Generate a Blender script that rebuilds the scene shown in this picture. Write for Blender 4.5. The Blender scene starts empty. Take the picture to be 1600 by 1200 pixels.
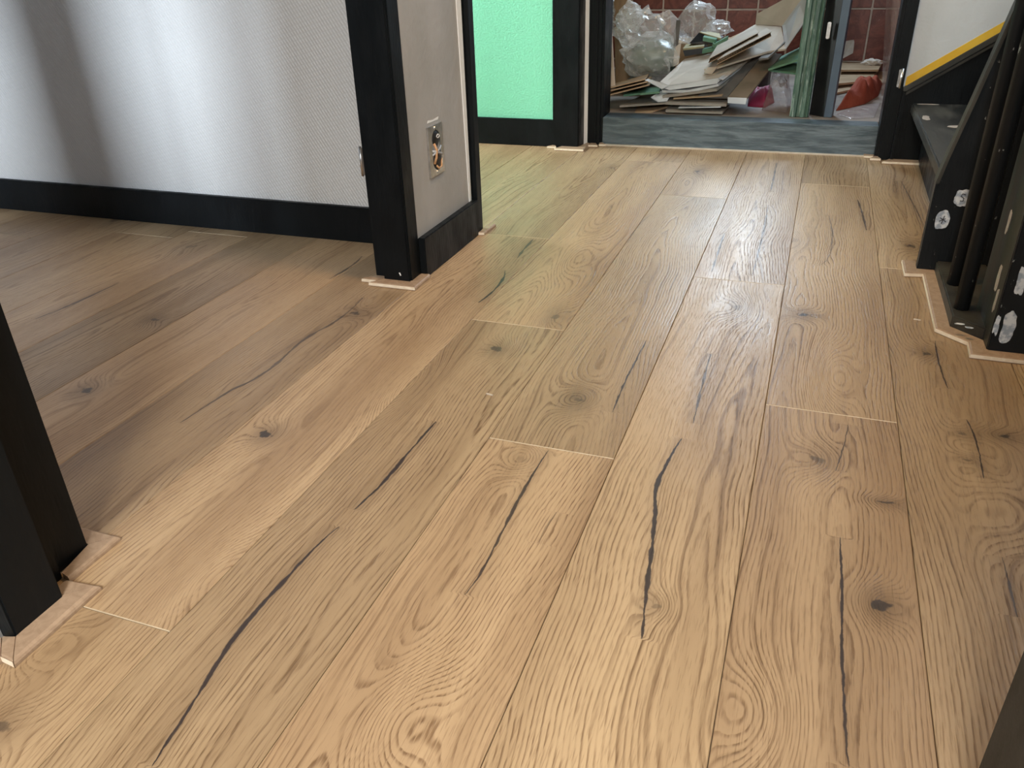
import bpy, bmesh, math, random
from mathutils import Vector, noise, Matrix

# ------------------------------------------------------------------ camera
S = 0.82                      # camera height in metres; plan numbers below are in units of it
FPX = 1253.96
YAW, PITCH, ROLL = -0.358721, 0.497270, -0.031778
cy, sy, cp, sp = math.cos(YAW), math.sin(YAW), math.cos(PITCH), math.sin(PITCH)
FWD = Vector((sy*cp, cy*cp, -sp)); RT = Vector((cy, -sy, 0)); UP = RT.cross(FWD)
cr, sr = math.cos(ROLL), math.sin(ROLL)
RT, UP = RT*cr + UP*sr, UP*cr - RT*sr
scene = bpy.context.scene
cam_d = bpy.data.cameras.new('camera'); cam = bpy.data.objects.new('camera', cam_d)
scene.collection.objects.link(cam); scene.camera = cam
cam_d.sensor_width = 36; cam_d.lens = FPX/1600*36; cam_d.clip_start = 0.02
mw = Matrix((( RT.x, UP.x, -FWD.x, 0), (RT.y, UP.y, -FWD.y, 0), (RT.z, UP.z, -FWD.z, S), (0, 0, 0, 1)))
cam.matrix_world = mw
def ray(u, v):
    return RT*((u-800)/FPX) - UP*((v-600)/FPX) + FWD
def at(u, v, x=None, y=None, z=None):
    """point of the place measured from the photograph, on one known plane (camera-height units)"""
    d = ray(u, v)
    if z is not None: t = (z-1)/d.z
    elif y is not None: t = y/d.y
    else: t = x/d.x
    return Vector((0, 0, 1)) + d*t

# ------------------------------------------------------------------ light
scene.view_settings.view_transform = 'Standard'
scene.view_settings.look = 'None'
scene.view_settings.gamma = 1
scene.view_settings.use_curve_mapping = False
scene.view_settings.exposure = 0.0
world = bpy.data.worlds.new('world'); scene.world = world; world.use_nodes = True
bg = world.node_tree.nodes['Background']; bg.inputs[0].default_value = (0.62, 0.76, 1, 1); bg.inputs[1].default_value = 0.6
def area(name, loc, tgt, sx, sy_, col, power, spread=180):
    l = bpy.data.lights.new(name, 'AREA'); l.shape = 'RECTANGLE'; l.size = sx*S; l.size_y = sy_*S
    l.color = col; l.energy = power; l.spread = math.radians(spread)
    o = bpy.data.objects.new(name, l); scene.collection.objects.link(o)
    o.location = Vector(loc)*S
    o.rotation_euler = (Vector(tgt)-Vector(loc)).to_track_quat('-Z', 'Y').to_euler()
    return o
# daylight through the windows the place has, the hall's ceiling lamp, and one added stair fill
area('daylight_hall', (0.02, -1.7, 1.85), (-0.45, 0.9, -0.2), 0.78, 1.4, (1.0, 0.98, 0.93), 74, 130)
area('daylight_room', (-2.6, -3.4, 1.42), (-2.75, 2.6, 0.5), 0.26, 0.9, (0.82, 0.91, 1.0), 54, 70)
area('daylight_green_room', (-3.75, 3.7, 1.7), (-2.1, 4.47, 0.7), 0.9, 1.4, (0.97, 1.0, 0.98), 33, 110)
area('daylight_washroom', (-0.45, 6.48, 1.42), (-0.35, 4.0, 0.2), 0.54, 1.0, (0.66, 0.84, 1.0), 34)
area('stair_wall_fill', (1.35, 3.7, 2.75), (0.6, 4.3, 0.4), 0.7, 0.7, (0.66, 0.85, 1.0), 13)  # added lamp with no window behind it, lights the stair wall a cool white
area('hall_ceiling_lamp', (-0.32, 2.2, 2.98), (-0.32, 2.2, 0), 0.3, 0.3, (1.0, 0.64, 0.32), 22)

# ------------------------------------------------------------------ node helpers
class T:
    def __init__(s, tree): s.t = tree; s.n = tree.nodes; s.l = tree.links
    def put(s, sock, val):
        if hasattr(val, 'is_linked'): s.l.new(val, sock)
        else: sock.default_value = val
    def new(s, typ, **kw):
        n = s.n.new(typ)
        for k, v in kw.items(): setattr(n, k, v)
        return n
    def m(s, op, a, b=None, c=None, clamp=False):
        n = s.n.new('ShaderNodeMath'); n.operation = op; n.use_clamp = clamp
        for i, v in enumerate((a, b, c)):
            if v is not None: s.put(n.inputs[i], v)
        return n.outputs[0]
    def xyz(s, x, y, z):
        n = s.n.new('ShaderNodeCombineXYZ')
        for i, v in enumerate((x, y, z)): s.put(n.inputs[i], v)
        return n.outputs[0]
    def sep(s, v):
        n = s.n.new('ShaderNodeSeparateXYZ'); s.put(n.inputs[0], v); return n.outputs
    def noise(s, vec, scale=1.0, detail=2.0, rough=0.5, dist=0.0):
        n = s.n.new('ShaderNodeTexNoise'); s.put(n.inputs['Vector'], vec)
        n.inputs['Scale'].default_value = scale; n.inputs['Detail'].default_value = detail
        n.inputs['Roughness'].default_value = rough; n.inputs['Distortion'].default_value = dist
        return n.outputs[0]
    def ss(s, v, a, b, lo=0.0, hi=1.0):
        n = s.n.new('ShaderNodeMapRange'); n.interpolation_type = 'SMOOTHSTEP'
        s.put(n.inputs[0], v); s.put(n.inputs[1], a); s.put(n.inputs[2], b); s.put(n.inputs[3], lo); s.put(n.inputs[4], hi)
        return n.outputs[0]
    def mix(s, f, a, b, mode='MIX'):
        n = s.n.new('ShaderNodeMix'); n.data_type = 'RGBA'; n.blend_type = mode
        s.put(n.inputs[0], f)
        for sock, v in ((n.inputs[6], a), (n.inputs[7], b)):
            if hasattr(v, 'is_linked'): s.l.new(v, sock)
            else: sock.default_value = tuple(v) + ((1,) if len(v) == 3 else ())
        return n.outputs[2]
    def bump(s, h, dist, strength=1.0):
        n = s.n.new('ShaderNodeBump'); s.put(n.inputs['Height'], h)
        n.inputs['Distance'].default_value = dist; n.inputs['Strength'].default_value = strength
        return n.outputs[0]

def base_mat(name, col=(0.5, 0.5, 0.5), rough=0.5, metal=0.0, spec=0.5):
    m = bpy.data.materials.new(name); m.use_nodes = True
    b = m.node_tree.nodes['Principled BSDF']
    b.inputs['Base Color'].default_value = (*col, 1); b.inputs['Roughness'].default_value = rough
    b.inputs['Metallic'].default_value = metal; b.inputs['Specular IOR Level'].default_value = spec
    return m, b, T(m.node_tree)
def pos(t): return t.new('ShaderNodeNewGeometry').outputs['Position']
def scl(t, v, k):
    n = t.new('ShaderNodeVectorMath', operation='MULTIPLY'); t.put(n.inputs[0], v); n.inputs[1].default_value = k; return n.outputs[0]

def noisy(name, c1, c2, scale=(6, 6, 6), rough=0.5, detail=4, spec=0.5, bump=0.0, bscale=(60, 60, 60), lo=0.35, hi=0.65, metal=0, rvar=0.0):
    m, b, t = base_mat(name, c1, rough, metal, spec)
    p = pos(t)
    f = t.ss(t.noise(scl(t, p, scale), 1, detail), lo, hi)
    t.put(b.inputs['Base Color'], t.mix(f, c1, c2))
    if rvar: t.put(b.inputs['Roughness'], t.ss(t.noise(scl(t, p, tuple(k*2.3 for k in scale)), 1, 3), .3, .7, rough-rvar, rough+rvar))
    if bump:
        t.put(b.inputs['Normal'], t.bump(t.noise(scl(t, p, bscale), 1, 2), bump))
    return m

M = {}
def black_paint(name, col=(0.005, 0.0065, 0.0078), rough=0.42, specks=0.0):
    m, b, t = base_mat(name, col, rough, 0, 0.17)
    p = pos(t)
    f = t.noise(scl(t, p, (7, 7, 2.2)), 1, 4)
    c = t.mix(t.ss(f, .35, .75), col, tuple(k*1.5 for k in col))
    if specks:
        sp_ = t.ss(t.noise(scl(t, p, (55, 55, 30)), 1, 5, .6), .70-specks, .74-specks)
        c = t.mix(sp_, c, (0.30, 0.31, 0.30))
    t.put(b.inputs['Base Color'], c)
    t.put(b.inputs['Roughness'], t.ss(t.noise(scl(t, p, (20, 20, 9)), 1, 3), .3, .7, rough-.08, rough+.12))
    t.put(b.inputs['Normal'], t.bump(t.noise(scl(t, p, (160, 160, 28)), 1, 2), .0006))
    return m
M['black'] = black_paint('black_paint')
M['black_worn'] = black_paint('black_paint_worn', (0.010, 0.012, 0.014), .40, .035)
M['tread'] = noisy('worn_tread', (0.018, 0.019, 0.018), (0.10, 0.096, 0.082), (9, 3, 9), .38, 5, .6, .001, (90, 20, 90), .45, .75)
M['olive'] = noisy('lit_worn_black', (0.022, 0.022, 0.019), (0.06, 0.057, 0.046), (8, 8, 4), .45, 4, .5, .0008, (120, 120, 30))  # black paint lightened; light caught by edges and newel side put into colour
M['door_dark'] = noisy('dark_door', (0.026, 0.027, 0.025), (0.040, 0.041, 0.038), (40, 40, 20), .6, 5, .3, .0005, (200, 200, 120))
M['white_wall'] = noisy('white_wall_paint', (0.58, 0.61, 0.63), (0.64, 0.67, 0.69), (3, 3, 3), .75, 3, .3, .001, (70, 70, 70))
M['pier'] = noisy('pier_plaster', (0.37, 0.36, 0.345), (0.43, 0.42, 0.41), (5, 5, 3), .6, 4, .35, .0015, (45, 45, 45))
M['plaster'] = noisy('white_plaster_bead', (0.82, 0.83, 0.83), (0.88, 0.89, 0.89), (8, 8, 4), .6, 3, .3)
M['ceiling'] = noisy('ceiling_paint', (0.78, 0.78, 0.77), (0.82, 0.82, 0.81), (2, 2, 2), .85)
M['stone'] = None
def stone():
    m, b, t = base_mat('blue_stone', (0.07, 0.1, 0.12), .42, 0, .5)
    p = pos(t)
    a = t.ss(t.noise(scl(t, p, (5, 8, 38)), 1, 6, .6, .6), .36, .66)
    c = t.mix(a, (0.060, 0.088, 0.108), (0.145, 0.19, 0.22))
    w = t.ss(t.noise(scl(t, p, (14, 20, 80)), 1, 6, .7), .66, .76)
    c = t.mix(w, c, (0.30, 0.34, 0.35))
    t.put(b.inputs['Base Color'], c)
    t.put(b.inputs['Normal'], t.bump(t.noise(scl(t, p, (30, 30, 120)), 1, 4), .002))
    return m
M['stone'] = stone()
def wallpaper():
    m, b, t = base_mat('woven_wallpaper', (0.63, 0.63, 0.63), .62, 0, .35)
    p = scl(t, pos(t), (1/S,)*3); x, y, z = t.sep(p)
    k = 2*math.pi/0.0135
    d1 = t.m('SINE', t.m('MULTIPLY', t.m('ADD', x, t.m('MULTIPLY', z, .62)), k))
    d2 = t.m('SINE', t.m('MULTIPLY', t.m('SUBTRACT', z, t.m('MULTIPLY', x, .25)), k*.8))
    h = t.m('MULTIPLY', t.ss(d1, -.6, .9), t.ss(d2, -1.6, .2))
    h = t.m('ADD', h, t.m('MULTIPLY', t.noise(p, 60, 3), .6))
    t.put(b.inputs['Normal'], t.bump(h, .0011))
    t.put(b.inputs['Base Color'], t.mix(t.m('MULTIPLY', h, .5), (0.60, 0.60, 0.60), (0.67, 0.67, 0.67)))
    return m
M['wallpaper'] = wallpaper()
def green():
    m, b, t = base_mat('mint_green_paint', (0.12, 0.75, 0.42), .6, 0, .3)
    p = scl(t, pos(t), (1/S,)*3)
    h = t.noise(scl(t, p, (90, 90, 110)), 1, 3)
    t.put(b.inputs['Normal'], t.bump(h, .002))
    t.put(b.inputs['Base Color'], t.mix(t.ss(h, .3, .7), (0.25, 0.75, 0.52), (0.28, 0.79, 0.56)))
    return m
M['green_wall'] = green()
def trimwood():
    m, b, t = base_mat('trim_oak', (0.5, 0.33, 0.22), .5, 0, .35)
    p = pos(t)
    f = t.noise(scl(t, p, (45, 45, 45)), 1, 5, .6, 1.5)
    t.put(b.inputs['Base Color'], t.mix(t.ss(f, .3, .7), (0.35, 0.245, 0.165), (0.45, 0.325, 0.225)))
    return m
M['trim'] = trimwood()
M['trim_cut'] = noisy('trim_cut_edge', (0.78, 0.66, 0.50), (0.86, 0.76, 0.62), (80, 80, 80), .6)  # cream light along the front edges of the trims, put into colour
M['seal'] = noisy('pale_seal', (0.60, 0.52, 0.42), (0.68, 0.60, 0.50), (30, 30, 30), .6)
M['yellow'] = noisy('yellow_tape', (0.80, 0.47, 0.035), (0.86, 0.55, 0.06), (12, 12, 12), .5, 3, .4)
M['metal'] = noisy('brushed_metal', (0.55, 0.56, 0.56), (0.72, 0.73, 0.74), (40, 40, 40), .28, 3, .5, metal=1)
M['filler'] = noisy('white_filler', (0.36, 0.42, 0.50), (0.72, 0.76, 0.80), (75, 75, 75), .7, 5, .3, .002, (120, 120, 120), .4, .6)
M['scratch'] = noisy('dark_scratch', (0.02, 0.02, 0.025), (0.04, 0.04, 0.045), (30, 30, 30), .6)
M['hole'] = noisy('socket_hole', (0.006, 0.006, 0.006), (0.012, 0.012, 0.012), (50, 50, 50), .5)
M['copper'] = noisy('copper_wire', (0.55, 0.30, 0.15), (0.62, 0.36, 0.18), (80, 80, 80), .4)
M['grey_wire'] = noisy('grey_wire', (0.38, 0.40, 0.44), (0.48, 0.50, 0.52), (80, 80, 80), .4)
M['grout'] = noisy('tile_grout', (0.60, 0.52, 0.45), (0.70, 0.62, 0.54), (30, 30, 30), .8)
def tile():
    m, b, t = base_mat('red_tile', (0.14, 0.03, 0.02), .35, 0, .5)
    p = pos(t)
    f = t.noise(scl(t, p, (14, 14, 14)), 1, 6, .65, 1.2)
    c = t.mix(t.ss(f, .35, .65), (0.12, 0.026, 0.017), (0.23, 0.066, 0.042))
    w = t.ss(t.noise(scl(t, p, (26, 26, 26)), 1, 5, .6, 3.5), .62, .70)
    t.put(b.inputs['Base Color'], t.mix(w, c, (0.26, 0.12, 0.09)))
    return m
M['tile'] = tile()
M['card'] = noisy('brown_cardboard', (0.36, 0.25, 0.155), (0.43, 0.31, 0.20), (9, 9, 9), .8, 4, .2)
M['card_pale'] = noisy('pale_cardboard', (0.50, 0.44, 0.37), (0.58, 0.52, 0.44), (9, 9, 9), .75, 4, .2)
M['card_grey'] = noisy('grey_cardboard', (0.26, 0.24, 0.21), (0.34, 0.31, 0.27), (9, 9, 9), .75, 4, .25)
M['card_white'] = noisy('white_printed_cardboard', (0.50, 0.53, 0.56), (0.62, 0.65, 0.68), (9, 9, 9), .45, 4, .4)
M['card_shaded'] = noisy('shaded_cardboard', (0.17, 0.135, 0.095), (0.23, 0.18, 0.13), (9, 9, 9), .75, 4, .25)  # brown card made darker: shade on the tilted panel put into the colour
M['card_dark'] = noisy('dark_cardboard', (0.10, 0.095, 0.085), (0.15, 0.14, 0.125), (9, 9, 9), .7, 4, .3)
M['green_foam'] = noisy('green_underlay', (0.10, 0.22, 0.145), (0.16, 0.30, 0.20), (14, 14, 14), .8, 3, .2)
M['black_box'] = noisy('black_box', (0.008, 0.009, 0.011), (0.014, 0.015, 0.017), (14, 14, 14), .4)
M['olive_card'] = noisy('olive_card', (0.30, 0.26, 0.13), (0.36, 0.31, 0.17), (14, 14, 14), .7)
M['magenta'] = noisy('magenta_cloth', (0.22, 0.012, 0.05), (0.34, 0.025, 0.08), (14, 14, 14), .6)
M['red_cloth'] = noisy('red_cloth', (0.26, 0.055, 0.032), (0.34, 0.085, 0.05), (10, 10, 10), .85, 4, .2, .002, (150, 150, 150))
M['brown_wood'] = noisy('brown_board', (0.20, 0.115, 0.06), (0.28, 0.17, 0.09), (30, 30, 3), .6, 4, .3)
M['beige_board'] = noisy('beige_board', (0.38, 0.29, 0.22), (0.46, 0.36, 0.28), (20, 20, 3), .6, 4, .3)
M['shard'] = noisy('broken_tile_back', (0.36, 0.30, 0.25), (0.44, 0.38, 0.32), (20, 20, 20), .8)
M['plaster_bit'] = noisy('plaster_rubble', (0.66, 0.60, 0.53), (0.74, 0.68, 0.61), (60, 60, 60), .85)
M['dust_floor'] = noisy('dusty_closet_floor', (0.20, 0.17, 0.145), (0.32, 0.27, 0.23), (7, 7, 7), .5, 5, .4)
M['steel_blue'] = noisy('steel_blue_paint', (0.055, 0.08, 0.115), (0.085, 0.12, 0.165), (10, 10, 3), .4)
M['plank_highlight'] = noisy('plank_highlight_edge', (0.50, 0.40, 0.27), (0.58, 0.47, 0.33), (40, 40, 40), .6)  # pale tone paints the bevel highlight at the plank ends
M['carcass'] = noisy('subfloor', (0.12, 0.09, 0.06), (0.16, 0.12, 0.08), (4, 4, 4), .9)
def greenboard():
    m, b, t = base_mat('green_painted_wood', (0.1, 0.25, 0.16), .4, 0, .5)
    p = pos(t)
    f = t.noise(scl(t, p, (55, 20, 5)), 1, 6, .65, .6)
    c = t.mix(t.ss(f, .35, .6), (0.032, 0.075, 0.055), (0.095, 0.17, 0.125))
    w = t.ss(t.noise(scl(t, p, (120, 40, 9)), 1, 5, .7), .56, .66)
    t.put(b.inputs['Base Color'], t.mix(w, c, (0.33, 0.43, 0.37)))
    t.put(b.inputs['Normal'], t.bump(f, .004))
    return m
M['green_board'] = greenboard()
def plastic(name, tint, dens, rough=.12):
    m = bpy.data.materials.new(name); m.use_nodes = True; t = T(m.node_tree)
    b = t.n['Principled BSDF']; out = t.n['Material Output']
    b.inputs['Base Color'].default_value = (*tint, 1); b.inputs['Roughness'].default_value = rough
    b.inputs['Specular IOR Level'].default_value = 1.0
    p = pos(t)
    t.put(b.inputs['Normal'], t.bump(t.noise(scl(t, p, (16, 16, 16)), 1, 2, .5, .8), .010))
    tr = t.new('ShaderNodeBsdfTransparent'); mx = t.new('ShaderNodeMixShader')
    lw = t.new('ShaderNodeLayerWeight'); lw.inputs[0].default_value = .35
    wr = t.ss(t.noise(scl(t, p, (12, 12, 16)), 1, 3, .55, 2), .50, .72)
    f = t.m('ADD', t.m('ADD', t.m('MULTIPLY', lw.outputs['Facing'], .45), dens), t.m('MULTIPLY', wr, .22), clamp=True)
    t.put(mx.inputs[0], f); t.l.new(tr.outputs[0], mx.inputs[1]); t.l.new(b.outputs[0], mx.inputs[2])
    t.l.new(mx.outputs[0], out.inputs[0])
    return m
M['plastic'] = plastic('clear_plastic_film', (0.82, 0.82, 0.80), .20)
M['plastic_thin'] = plastic('thin_plastic_film', (0.72, 0.66, 0.66), .06)
M['pane'] = plastic('jamb_reflection_film', (0.35, 0.25, 0.22), .10, .08)  # reflections on the closet jamb put into a tinted film
M['wrapped'] = noisy('green_grey_wrapping', (0.11, 0.15, 0.115), (0.20, 0.24, 0.19), (10, 10, 30), .35, 4, .5)

# ------------------------------------------------------------------ oak laminate
def oak_group():
    g = bpy.data.node_groups.new('oak_grain', 'ShaderNodeTree'); t = T(g)
    for nm in ('u', 'v', 'seed', 'centre', 'slope', 'extra', 'freq'):
        g.interface.new_socket(nm, in_out='INPUT', socket_type='NodeSocketFloat')
    for nm in ('light', 'dark'): g.interface.new_socket(nm, in_out='INPUT', socket_type='NodeSocketColor')
    g.interface.new_socket('Color', in_out='OUTPUT', socket_type='NodeSocketColor')
    g.interface.new_socket('Height', in_out='OUTPUT', socket_type='NodeSocketFloat')
    i = t.new('NodeGroupInput').outputs; o = t.new('NodeGroupOutput')
    u, v, seed = i['u'], i['v'], i['seed']
    def nz(ku, kv, off, detail=2, rough=.5, dist=0):
        return t.noise(t.xyz(t.m('MULTIPLY', u, ku), t.m('MULTIPLY', v, kv), t.m('ADD', seed, off)), 1, detail, rough, dist)
    wander = t.m('MULTIPLY', t.m('SUBTRACT', nz(0.0, 1.1, 3.3), .5), .16)
    du = t.m('SUBTRACT', t.m('SUBTRACT', u, i['centre']), wander)
    r = t.m('SQRT', t.m('ADD', t.m('MULTIPLY', du, du), .0011))
    h = t.m('ADD', r, t.m('MULTIPLY', v, i['slope']))
    h = t.m('ADD', h, t.m('MULTIPLY', t.m('SUBTRACT', nz(5, 1.0, 7.1), .5), .05))
    h = t.m('ADD', h, t.m('MULTIPLY', t.m('SUBTRACT', nz(26, 4.5, 1.7), .5), .0075))
    h = t.m('ADD', h, t.m('MULTIPLY', t.m('SUBTRACT', nz(90, 30, 5.2), .5), .0022))
    h = t.m('ADD', h, i['extra'])
    hf = t.m('MULTIPLY', h, i['freq'])
    f = t.m('FRACT', hf)
    line = t.m('MULTIPLY', t.ss(f, .48, .86), t.ss(f, .88, 1.0, 1.0, 0.0))
    pore = t.ss(nz(170, 13, 9.4, 2, .6), .40, .60)
    line = t.m('MULTIPLY', line, t.m('ADD', t.m('MULTIPLY', pore, .72), .28))
    line = t.m('MULTIPLY', line, t.ss(nz(7, .9, 2.2, 2), .25, .70, .30, 1.0))
    # every few rings a stronger one
    f2 = t.m('FRACT', t.m('MULTIPLY', hf, .27))
    strong = t.m('MULTIPLY', t.ss(f2, .72, .93), t.ss(f2, .94, 1.0, 1.0, 0.0))
    strong = t.m('MULTIPLY', strong, t.ss(nz(9, 1.3, 6.6, 3), .45, .66))
    fine = t.ss(nz(420, 22, 4.9, 2, .6), .52, .70)
    tone = t.ss(nz(6, .55, 8.8, 4, .55), .30, .72)
    streak = t.ss(nz(48, .9, 12.1, 3, .6), .35, .70)
    c = t.mix(tone, i['light'], i['dark'])
    c = t.mix(t.m('MULTIPLY', streak, .20), c, i['dark'])
    def darken(c, fac, k): return t.mix(t.m('MULTIPLY', fac, k), c, t.mix(1.0, c, (0.36, 0.28, 0.22), 'MULTIPLY'))
    c = darken(c, line, .86); c = darken(c, strong, .62); c = darken(c, fine, .30)
    t.l.new(c, o.inputs['Color'])
    t.l.new(t.m('ADD', t.m('MULTIPLY', line, -1.0), t.m('MULTIPLY', fine, -.5)), o.inputs['Height'])
    return g
OAK = oak_group()

def oak_material(xc, seed, centre, slope, freq, light, dark, knots, cracks):
    """one printed plank: grain bends round its knots; cracks are dark filled splits"""
    m, b, t = base_mat('oak_laminate', (0.4, 0.3, 0.2), .34, 0, .5)
    p = scl(t, pos(t), (1/S,)*3); x, y, z = t.sep(p)
    u = t.m('SUBTRACT', x, xc); v = y
    wob = t.m('SUBTRACT', t.noise(t.xyz(t.m('MULTIPLY', u, 30), t.m('MULTIPLY', v, 22), seed), 1, 4, .6), .5)
    wob2 = t.m('SUBTRACT', t.noise(t.xyz(t.m('MULTIPLY', u, 34), t.m('MULTIPLY', v, 30), seed+9), 1, 4, .6), .5)
    extra = None; halo = None; core = None
    add = lambda a, q: q if a is None else t.m('ADD', a, q)
    mx = lambda a, q: q if a is None else t.m('MAXIMUM', a, q)
    for (kx, ky, a, bb, A, dk) in knots:
        ex = t.m('DIVIDE', t.m('SUBTRACT', u, kx-xc), a); ey = t.m('DIVIDE', t.m('SUBTRACT', v, ky), bb)
        q = t.m('ADD', t.m('MULTIPLY', ex, ex), t.m('MULTIPLY', ey, ey))
        g = t.m('EXPONENT', t.m('MULTIPLY', q, -1.0))
        extra = add(extra, t.m('MULTIPLY', g, A))
        if dk > 0:
            halo = add(halo, t.m('MULTIPLY', t.m('EXPONENT', t.m('MULTIPLY', q, -1.2)), .72*dk))
            ex2 = t.m('ADD', t.m('MULTIPLY', ex, 2.6), t.m('MULTIPLY', wob, 3.2)); ey2 = t.m('ADD', t.m('MULTIPLY', ey, 4.2), t.m('MULTIPLY', wob2, 3.4))
            q2 = t.m('ADD', t.m('MULTIPLY', ex2, ex2), t.m('MULTIPLY', ey2, ey2))
            core = mx(core, t.m('MULTIPLY', t.ss(q2, .25, 1.0, 1.0, 0.0), dk))
    crack = None
    for (pts, w, k) in cracks:
        pts = sorted(pts, key=lambda q: q[1]); v0, v1 = pts[0][1], pts[-1][1]
        xs = [q[0] for q in pts]; lo, hi = min(xs)-.01, max(xs)+.01
        tt = t.m('DIVIDE', t.m('SUBTRACT', v, v0), v1-v0)
        fc = t.new('ShaderNodeFloatCurve'); cv = fc.mapping.curves[0]
        P = [((q[1]-v0)/(v1-v0), (q[0]-lo)/(hi-lo)) for q in pts]
        cv.points[0].location = P[0]; cv.points[1].location = P[-1]
        for q in P[1:-1]: cv.points.new(*q)
        fc.mapping.update()
        t.put(fc.inputs['Value'], tt)
        cx = t.m('ADD', t.m('MULTIPLY', fc.outputs[0], hi-lo), lo-xc)
        d = t.m('ABSOLUTE', t.m('ADD', t.m('SUBTRACT', u, cx), t.m('MULTIPLY', wob2, .007)))
        env = t.m('SQRT', t.m('MAXIMUM', t.m('MULTIPLY', t.m('MULTIPLY', tt, 4.0), t.m('SUBTRACT', 1.0, tt)), 0.0))
        inside = t.ss(env, .02, .25)
        wv = t.m('ADD', t.m('MULTIPLY', t.m('MULTIPLY', env, w*.74), t.ss(t.noise(t.xyz(0.0, t.m('MULTIPLY', v, 16), seed+3), 1, 2), .3, .7, .35, 1.25)), .0004)
        ms = t.m('MULTIPLY', t.ss(t.m('DIVIDE', d, wv), .55, 1.25, 1.0, 0.0), inside)
        crack = mx(crack, t.m('MULTIPLY', ms, k))
        dd = t.m('DIVIDE', d, .022)
        hl = t.m('MULTIPLY', t.m('EXPONENT', t.m('MULTIPLY', t.m('MULTIPLY', dd, dd), -1.0)), inside)
        halo = add(halo, t.m('MULTIPLY', hl, .22*k))
        extra = add(extra, t.m('MULTIPLY', hl, .010))
    gr = t.new('ShaderNodeGroup'); gr.node_tree = OAK
    for nm, val in (('u', u), ('v', v), ('seed', seed), ('centre', centre), ('slope', slope), ('freq', freq), ('extra', extra if extra is not None else 0.0)):
        t.put(gr.inputs[nm], val)
    gr.inputs['light'].default_value = (*light, 1); gr.inputs['dark'].default_value = (*dark, 1)
    c = gr.outputs['Color']
    if halo is not None: c = t.mix(t.m('MINIMUM', halo, .85), c, t.mix(1.0, c, (0.36, 0.33, 0.32), 'MULTIPLY'))
    if core is not None: c = t.mix(t.m('MINIMUM', core, .92), c, (0.040, 0.030, 0.026))
    if crack is not None: c = t.mix(t.m('MINIMUM', crack, .95), c, (0.030, 0.022, 0.024))
    t.put(b.inputs['Base Color'], c)
    t.put(b.inputs['Normal'], t.bump(gr.outputs['Height'], .00035))
    t.put(b.inputs['Roughness'], t.ss(t.noise(t.xyz(t.m('MULTIPLY', u, 9), t.m('MULTIPLY', v, 2), seed), 1, 3), .3, .7, .35, .43))
    return m

# ------------------------------------------------------------------ mesh helpers (camera-height units in, metres out)
C = scene.collection
WL = {}
def link(name, bm, mat, parent=None, smooth=False, bevel=0.0, bseg=2):
    bmesh.ops.recalc_face_normals(bm, faces=bm.faces)
    if bevel:
        bmesh.ops.bevel(bm, geom=[e for e in bm.edges if len(e.link_faces) == 2 and e.calc_face_angle(0) > .5], offset=bevel, segments=bseg, affect='EDGES', clamp_overlap=True)
    for v in bm.verts: v.co *= S
    xs = [v.co for v in bm.verts]
    o0 = Vector(((min(c.x for c in xs)+max(c.x for c in xs))/2, (min(c.y for c in xs)+max(c.y for c in xs))/2, min(c.z for c in xs)))
    for v in bm.verts: v.co -= o0
    me = bpy.data.meshes.new(name); bm.to_mesh(me); bm.free()
    if smooth:
        for p in me.polygons: p.use_smooth = True
    me.materials.append(M[mat] if isinstance(mat, str) else mat)
    return place(name, me, o0, parent)
def place(name, me, w, parent=None):
    o = bpy.data.objects.new(name, me); C.objects.link(o)
    WL[o] = Vector(w)
    if parent is not None:
        o.parent = parent; o.location = Vector(w) - WL[parent]
    else: o.location = w
    return o
def thing(name, loc, label=None, cat=None, group=None, kind=None):
    o = place(name, None, Vector(loc)*S); o.empty_display_size = .05
    return tag(o, label, cat, group, kind)
def tag(o, label=None, cat=None, group=None, kind=None):
    if label: o['label'] = label
    if cat: o['category'] = cat
    if group: o['group'] = group
    if kind: o['kind'] = kind
    return o
def structure(o, label=None): return tag(o, label=label, kind='structure')
def box_bm(x0, x1, y0, y1, z0, z1, bm=None):
    bm = bm or bmesh.new()
    vs = [bm.verts.new((x, y, z)) for z in (z0, z1) for y in (y0, y1) for x in (x0, x1)]
    for f in ((0, 1, 3, 2), (4, 5, 7, 6), (0, 1, 5, 4), (2, 3, 7, 6), (0, 2, 6, 4), (1, 3, 7, 5)): bm.faces.new([vs[i] for i in f])
    return bm
def box(name, x0, x1, y0, y1, z0, z1, mat, parent=None, bevel=0.0): return link(name, box_bm(x0, x1, y0, y1, z0, z1), mat, parent, bevel=bevel)
def prism_bm(pts, off, bm=None):
    """closed outline pts (3-D) swept by vector off"""
    bm = bm or bmesh.new(); off = Vector(off)
    a = [bm.verts.new(Vector(p)) for p in pts]; b = [bm.verts.new(Vector(p)+off) for p in pts]
    bm.faces.new(a); bm.faces.new(list(reversed(b))); n = len(a)
    for i in range(n): bm.faces.new((a[i], a[(i+1) % n], b[(i+1) % n], b[i]))
    return bm
def prism(name, pts, off, mat, parent=None, bevel=0.0): return link(name, prism_bm(pts, off), mat, parent, bevel=bevel)
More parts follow.
